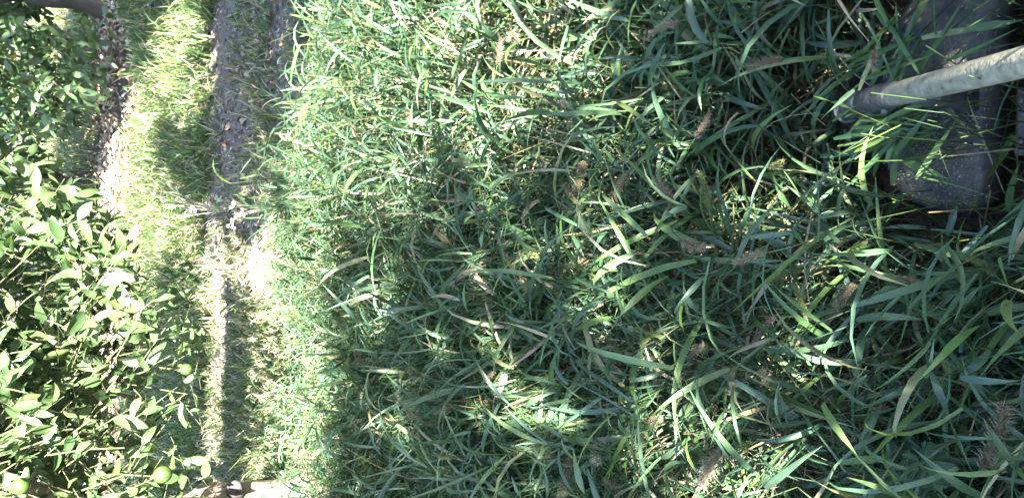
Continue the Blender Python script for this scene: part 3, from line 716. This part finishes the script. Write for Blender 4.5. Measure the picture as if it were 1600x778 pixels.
for i, (x0, y0, x1, y1, z0, z1, w) in enumerate(CUT):
    a = at(x0, y0, z0 + 0.035); b = at(x1, y1, z1 + 0.035); d = b - a; ln = np.linalg.norm(d)
    az = np.array([math.atan2(d[1], d[0])]); el = np.array([math.asin(d[2] / ln) + 0.12])
    V, F, C = blades(rng, np.zeros((1, 3)), az, el, np.array([ln]), np.array([w * 0.001]), np.array([0.24]), 8, 0.12, 0.5, np.ones((1, 3)), wave=0.15)
    o = link('cut_grass_blade', mesh_np('cut_grass_blade', V, F, M['grass_single'], smooth=True)); o.location = a
    tag(o, 'loose cut grass blade lying across the trimmer guard and shaft', 'grass blade', 'cut grass blades on the trimmer')

# ------------------------------------------------------------------ foxtail seed heads
def head_mesh(name, seed, dens, fat, bris, c0, c1):
    """seed head of length 1 along +z: core, grains and bristles"""
    rng = np.random.default_rng(seed); mb = MB()
    k = np.linspace(0, 1, 10); prof = fat * np.clip(np.sin(np.pi * (0.08 + 0.88 * k)) ** 0.45, 0.1, 1)
    bend = 0.22 * k ** 2
    mb.tube(np.stack([bend, 0 * k, k], -1), prof * 0.62, 7, col=np.array(c0) * 0.7)
    n = dens; f = rng.random(n); a = rng.uniform(0, 6.28, n)
    pr = np.interp(f, k, prof)
    C_ = np.stack([0.22 * f ** 2 + np.cos(a) * pr * 0.62, np.sin(a) * pr * 0.62, f], -1)
    D = norm(np.stack([np.cos(a), np.sin(a), rng.uniform(0.4, 1.1, n)], -1))
    S = norm(np.cross(D, rng.normal(size=(n, 3))))
    g = fat * 0.55
    V = np.stack([C_, C_ + D * g * .5 + S * g * .33, C_ + D * g, C_ + D * g * .5 - S * g * .33], 1).reshape(-1, 3)
    cc = np.repeat(np.array(c0) * (1 + 0.25 * rng.normal(size=(n, 1))), 4, 0)
    mb.add(V, (np.arange(n) * 4)[:, None] + np.array([[0, 1, 2, 3]]), col=np.clip(cc, 0.01, 0.8))
    n2 = int(dens * 1.2); f = rng.random(n2); a = rng.uniform(0, 6.28, n2); pr = np.interp(f, k, prof)
    C_ = np.stack([0.22 * f ** 2 + np.cos(a) * pr * 0.6, np.sin(a) * pr * 0.6, f], -1)
    D = norm(np.stack([np.cos(a), np.sin(a), rng.uniform(0.3, 1.2, n2)], -1)) * (bris * rng.uniform(0.6, 1.3, n2))[:, None]
    S = norm(np.cross(D, rng.normal(size=(n2, 3)))) * 0.0045
    V = np.stack([C_ + S, C_ - S, C_ + D], 1).reshape(-1, 3)
    mb.add(V, None, (np.arange(n2) * 3)[:, None] + np.array([[0, 1, 2]]), col=np.repeat(np.clip(np.array(c1) * (1 + 0.2 * rng.normal(size=(n2, 1))), .01, .8), 3, 0))
    return mb.mesh(name, M['head'], smooth=False)
HEADS = {'g': [head_mesh('seed_head', 50 + i, 260, 0.085, 0.12, (0.17, 0.22, 0.07), (0.26, 0.27, 0.13)) for i in range(2)],
         't': [head_mesh('seed_head', 60 + i, 260, 0.085, 0.16, (0.24, 0.19, 0.13), (0.34, 0.28, 0.22)) for i in range(3)],
         'p': [head_mesh('seed_head', 70 + i, 240, 0.09, 0.20, (0.21, 0.175, 0.11), (0.33, 0.285, 0.20)) for i in range(2)],
         'w': [head_mesh('seed_head', 80 + i, 280, 0.10, 0.20, (0.36, 0.31, 0.23), (0.48, 0.43, 0.36)) for i in range(2)]}
KIND = {'g': ('foxtail stalk with yellow-green bristly seed head above the tall grass', 'green foxtail stalks'),
        't': ('foxtail stalk with tan bristly seed head drying among the green blades', 'tan foxtail stalks'),
        'p': ('foxtail stalk with drooping grey-brown seed head low between the grass blades', 'grey-brown foxtail stalks'),
        'w': ('foxtail stalk with fat pale fluffy seed head on bent grass', 'pale foxtail stalks')}
# photo position, kind, length in px
FOX = [(832, 396, 'g', 48), (992, 487, 'g', 34), (1010, 528, 'g', 36), (1482, 578, 'g', 44), (1225, 425, 'g', 60), (800, 418, 'g', 30), (1105, 300, 'g', 60), (632, 580, 'g', 26),
       (822, 463, 'w', 34), (762, 404, 't', 26), (655, 398, 't', 24), (640, 512, 't', 28), (1195, 95, 't', 60), (1100, 200, 't', 45), (1212, 262, 'g', 55), (1078, 385, 'p', 60),
       (1172, 398, 'p', 50), (1320, 455, 'p', 60), (1300, 490, 't', 36), (1105, 728, 'w', 75), (930, 718, 'w', 45), (882, 742, 'p', 60), (938, 688, 't', 30), (855, 690, 't', 45),
       (782, 600, 'w', 36), (762, 588, 't', 36), (1362, 95, 'p', 45), (965, 292, 'p', 55), (905, 272, 'p', 50), (895, 305, 'p', 40), (1042, 300, 'p', 50), (672, 632, 't', 26), (692, 640, 'p', 26),
       (1240, 545, 't', 40), (1196, 592, 'p', 44), (1562, 695, 'p', 120), (1192, 512, 't', 50), (1090, 550, 't', 36), (638, 182, 'p', 34), (802, 62, 'p', 50), (612, 76, 'p', 26),
       (664, 236, 't', 26), (782, 82, 't', 40), (1036, 40, 'p', 45), (1078, 16, 'p', 40), (882, 165, 'w', 30), (747, 330, 't', 28), (692, 372, 'p', 28), (902, 410, 'p', 36), (560, 560, 't', 20),
       (600, 470, 'p', 22), (540, 385, 't', 18), (712, 520, 't', 26), (1145, 600, 'w', 45), (1255, 470, 'g', 50), (1530, 408, 'g', 60), (1430, 440, 'p', 50), (1020, 660, 'p', 50), (960, 760, 't', 40), (1060, 590, 'w', 34)]
rng = np.random.default_rng(47)
blade_col = pal(rng, 1, G_MEADOW)
for i, (px, py, kd, ln) in enumerate(FOX):
    z = float(np.clip(rng.normal(0.335, 0.03), 0.27, 0.40)) * (0.82 if px < 620 else 1)
    tip = at(px, py, z); dep = (tip - CP) @ CF
    Lh = min(0.085, max(0.03, ln / FPX * dep * 1.05))
    an = rng.uniform(0, 6.28); nod = rng.uniform(0.5, 1.5)
    hd = norm(np.array([math.cos(an) * math.sin(nod), math.sin(an) * math.sin(nod), math.cos(nod)]))
    h0 = tip - hd * Lh * 0.5
    root = h0 + np.array([-math.cos(an) * 0.06, -math.sin(an) * 0.06, 0]) + np.append(rng.normal(0, 0.04, 2), 0)
    root[2] = float(gh(root[0], root[1]))
    T = empty('foxtail_stalk', root)
    tag(T, KIND[kd][0], 'foxtail', KIND[kd][1])
    f = np.linspace(0, 1, 9)[:, None]; c1 = root + np.array([0, 0, (h0[2] - root[2]) * 0.75]); c2 = h0 - hd * 0.08
    c = (1 - f) ** 3 * root + 3 * f * (1 - f) ** 2 * c1 + 3 * f * f * (1 - f) * c2 + f ** 3 * h0
    mb = MB(); mb.tube(c - root, np.linspace(0.0014, 0.0008, 9), 5); mb.build('stem', M['grass_single'], T)
    hm = HEADS[kd][i % len(HEADS[kd])]
    q = Vector(hd).to_track_quat('Z', 'Y').to_matrix().to_4x4()
    link('seed_head', hm, T, Matrix.Translation(Vector(h0 - root)) @ q @ Matrix.Scale(Lh, 4))
    for k in range(2):
        p = c[3 + 2 * k] - root
        V, F, C = blades(rng, p[None], rng.uniform(0, 6.28, 1), rng.normal(0.9, 0.2, 1), rng.uniform(0.12, 0.2, 1), rng.uniform(0.007, 0.010, 1), rng.uniform(0.8, 2.0, 1), 6, 0.16, 1.0, np.ones((1, 3)))
        link('blade', mesh_np('blade', V, F, M['grass_single'], smooth=True), T)

# ------------------------------------------------------------------ broad-leaved weeds
def round_leaf(name, lobes, seed, mat):
    """roundish toothed leaf with fan folds, radius 1, attached at the origin"""
    rng = np.random.default_rng(seed); na = 48
    a = np.linspace(-2.75, 2.75, na); r = 0.55 + 0.45 * np.cos(a * 0.5) + 0.05 * np.cos(a * lobes) 
    r = r * (1 + 0.05 * np.where(np.arange(na) % 2, 1, -1))
    V = [[0, 0, 0]]
    for fr in (0.55, 1.0):
        for k in range(na): V.append([r[k] * fr * math.cos(a[k]) + 0.1, r[k] * fr * math.sin(a[k]), fr * (0.16 * math.cos(a[k] * lobes) - 0.12 * fr)])
    F3 = [[0, 1 + k, 2 + k] for k in range(na - 1)]
    F4 = [[1 + k, 1 + na + k, 2 + na + k, 2 + k] for k in range(na - 1)]
    return mesh_np(name, np.array(V, float), [np.array(F4), np.array(F3)], mat, smooth=True)
M['mallow'] = mat_leafy('mallow_leaf', rough=0.5, trans=0.2, base=[(0, (0.05, 0.13, 0.075)), (1, (0.08, 0.16, 0.08))], nscale=50)
RL = [round_leaf('leaf', 5, 1, M['mallow']), round_leaf('leaf', 7, 2, M['mallow'])]
def weed(label, spots, rootpx, group=None):
    root = at(*rootpx, 0); root[2] = float(gh(root[0], root[1]))
    T = empty('broadleaf_weed', root); tag(T, label, 'weed', group)
    for i, (px, py, z, r) in enumerate(spots):
        p = at(px, py, z) - root; up = norm(norm(CP - (p + root)) * 0.4 + np.array([0, 0, 0.8]) + rng.normal(0, 0.2, 3))
        X = norm(np.cross(up, rng.normal(size=3))); Y = np.cross(up, X)
        m4 = Matrix([[X[a] * r, Y[a] * r, up[a] * r, p[a]] for a in range(3)] + [[0, 0, 0, 1]])
        link('leaf', RL[i % 2], T, m4)
        f = np.linspace(0, 1, 6)[:, None]; mid = np.array([p[0] * .4, p[1] * .4, p[2] * .9]); c = 2 * f * (1 - f) * mid + f * f * p
        mb = MB(); mb.tube(c, 0.0014, 5); mb.build('stalk', M['grass_single'], T)
weed('mallow weed with round toothed leaves low in the grass', [(1442, 718, .24, .034), (1448, 752, .22, .03), (1405, 700, .19, .026)], (1450, 735))
weed('broad-leaved weed with dull heart leaves at the sun edge of tall grass', [(525, 575, .20, .05), (545, 605, .18, .05), (505, 610, .2, .045), (570, 640, .2, .045), (560, 580, .17, .04), (585, 570, .18, .04)], (560, 605))
weed('small broad-leaved weed in the middle of the shaded grass', [(880, 480, .26, .028), (895, 500, .24, .026), (865, 500, .25, .025)], (885, 500))
weed('broad-leaved weed with pale leaves beside the tree trunk', [(498, 655, .14, .045), (500, 690, .12, .045), (512, 735, .13, .05), (520, 760, .12, .04)], (505, 700))

# ------------------------------------------------------------------ dried white weed by the track
M['straw'] = mat_noise('dry_stalk', [(0.3, (0.36, 0.32, 0.26)), (0.7, (0.55, 0.51, 0.44))], 60, 0.8, 0.2)
M['fluff'] = mat_noise('seed_fluff', [(0.3, (0.55, 0.52, 0.48)), (0.7, (0.72, 0.70, 0.66))], 60, 0.9, 0.2)
def dry_weed(label, root_px, ends, seed):
    rng = np.random.default_rng(seed)
    root = at(*root_px, 0); root[2] = float(gh(root[0], root[1])); T = empty('dry_weed', root); tag(T, label, 'weed', 'dried weeds by the track')
    for px, py, z in ends:
        # each stalk end above the ground not far from the root
        e = at(px, py, z); e = e - root
        f = np.linspace(0, 1, 8)[:, None]; mid = np.array([e[0] * .35, e[1] * .35, e[2] * .7]); c = 2 * f * (1 - f) * mid + f * f * e
        mb = MB(); mb.tube(c, np.linspace(0.0026, 0.0012, 8), 5); st = mb.build('stalk', M['straw'], T)
        fl = MB()
        for k in range(5):
            q = c[7 - k // 3] + rng.normal(0, 0.012, 3); d = norm(rng.normal(size=3)) * rng.uniform(0.009, 0.02)
            w = norm(np.cross(d, rng.normal(size=3))) * 0.008
            fl.add([q, q + d * .5 + w, q + d, q + d * .5 - w], [[0, 1, 2, 3]])
            fl.tube([c[6 - k // 3], q], 0.0008, 4)
        fl.build('fluff', M['fluff'], st)
dry_weed('dried pale branching weed with white tufts leaning over the track edge', (350, 330),
         [(225, 278, .42), (222, 297, .40), (240, 302, .38), (262, 290, .30), (252, 318, .30), (275, 310, .24), (296, 325, .2), (285, 340, .2)], 1)
dry_weed('small dried weed with star-shaped white tufts on the track', (410, 325),
         [(335, 310, .22), (345, 325, .2), (365, 318, .18), (360, 347, .17), (378, 335, .15)], 2)

# ------------------------------------------------------------------ green fruit
def fruit(label, px, py, dep, r, seed):
    P = at_depth(px, py, dep); T = empty('green_fruit', P); tag(T, label, 'fruit', 'green citrus fruit')
    k = np.linspace(0.001, math.pi - 0.001, 18); mb = MB()
    z = -np.cos(k) * r * 1.04; rr = np.sin(k) * r
    mb.tube(np.stack([0 * z, 0 * z, z], -1), rr, 24, cap=False); sk = mb.build('peel', M['fruit'], T)
    mb = MB(); mb.tube([[0, 0, r * 1.0], [0, 0, r * 1.06], [0.003, 0, r * 1.1]], [0.006, 0.007, 0.002], 8); mb.build('calyx', M['twig'], T)
    mb = MB(); mb.tube([[0.0, 0, r * 1.05], [0.01, 0.01, r * 1.05 + 0.05], [-0.01, 0.02, r * 1.05 + 0.13]], [0.0022, 0.002, 0.002], 6); mb.build('stalk', M['twig'], T)
fruit('round green fruit hanging low beside the pale trunk, half in sun', 254, 741, 1.62, 0.0185, 1)
fruit('green fruit hanging among the upper leaves of the near citrus tree', 32, 759, 1.6, 0.0175, 2)
fruit('small dark green fruit in the shade under the near citrus crown', 291, 577, 2.0, 0.0150, 3)

# ------------------------------------------------------------------ single dry leaves lying on top
DRY_MESH = [shape_mesh('fallen_leaf', sh, M['dry_single']) for sh in LV_DRY]
rng = np.random.default_rng(53)
for i in range(170):
    while True:
        px, py = rng.uniform(146, 202), rng.uniform(-5, 420)
        if abs(px - (172 + 8 * math.sin(py / 40))) < 26: break
    p = at(px, py, 0.03); p[2] = float(gh(p[0], p[1])) + rng.uniform(0.02, 0.04)
    a = rng.uniform(0, 6.28); m4 = Matrix.Translation(p) @ Matrix.Rotation(a, 4, 'Z') @ Matrix.Rotation(rng.normal(0, .4), 4, 'X') @ Matrix.Rotation(rng.normal(0, .35), 4, 'Y') @ Matrix.Scale(rng.uniform(0.045, 0.085), 4)
    o = link('fallen_leaf', DRY_MESH[i % 4], None, m4)
    tag(o, 'curled brown dry leaf lying on the litter strip beneath the far trees', 'dry leaf', 'fallen leaves on the litter strip')
for i in range(46):
    px, py = rng.uniform(326, 438), rng.uniform(0, 420)
    p = at(px, py, 0.0); p[2] = float(gh(p[0], p[1])) + 0.02
    m4 = Matrix.Translation(p) @ Matrix.Rotation(rng.uniform(0, 6.28), 4, 'Z') @ Matrix.Rotation(rng.normal(0, .4), 4, 'X') @ Matrix.Rotation(rng.normal(0, .3), 4, 'Y') @ Matrix.Scale(rng.uniform(0.035, 0.06), 4)
    o = link('track_leaf', DRY_MESH[i % 4], None, m4)
    tag(o, 'small pale dry leaf lying on the bare dirt track', 'dry leaf', 'dry leaves on the track')
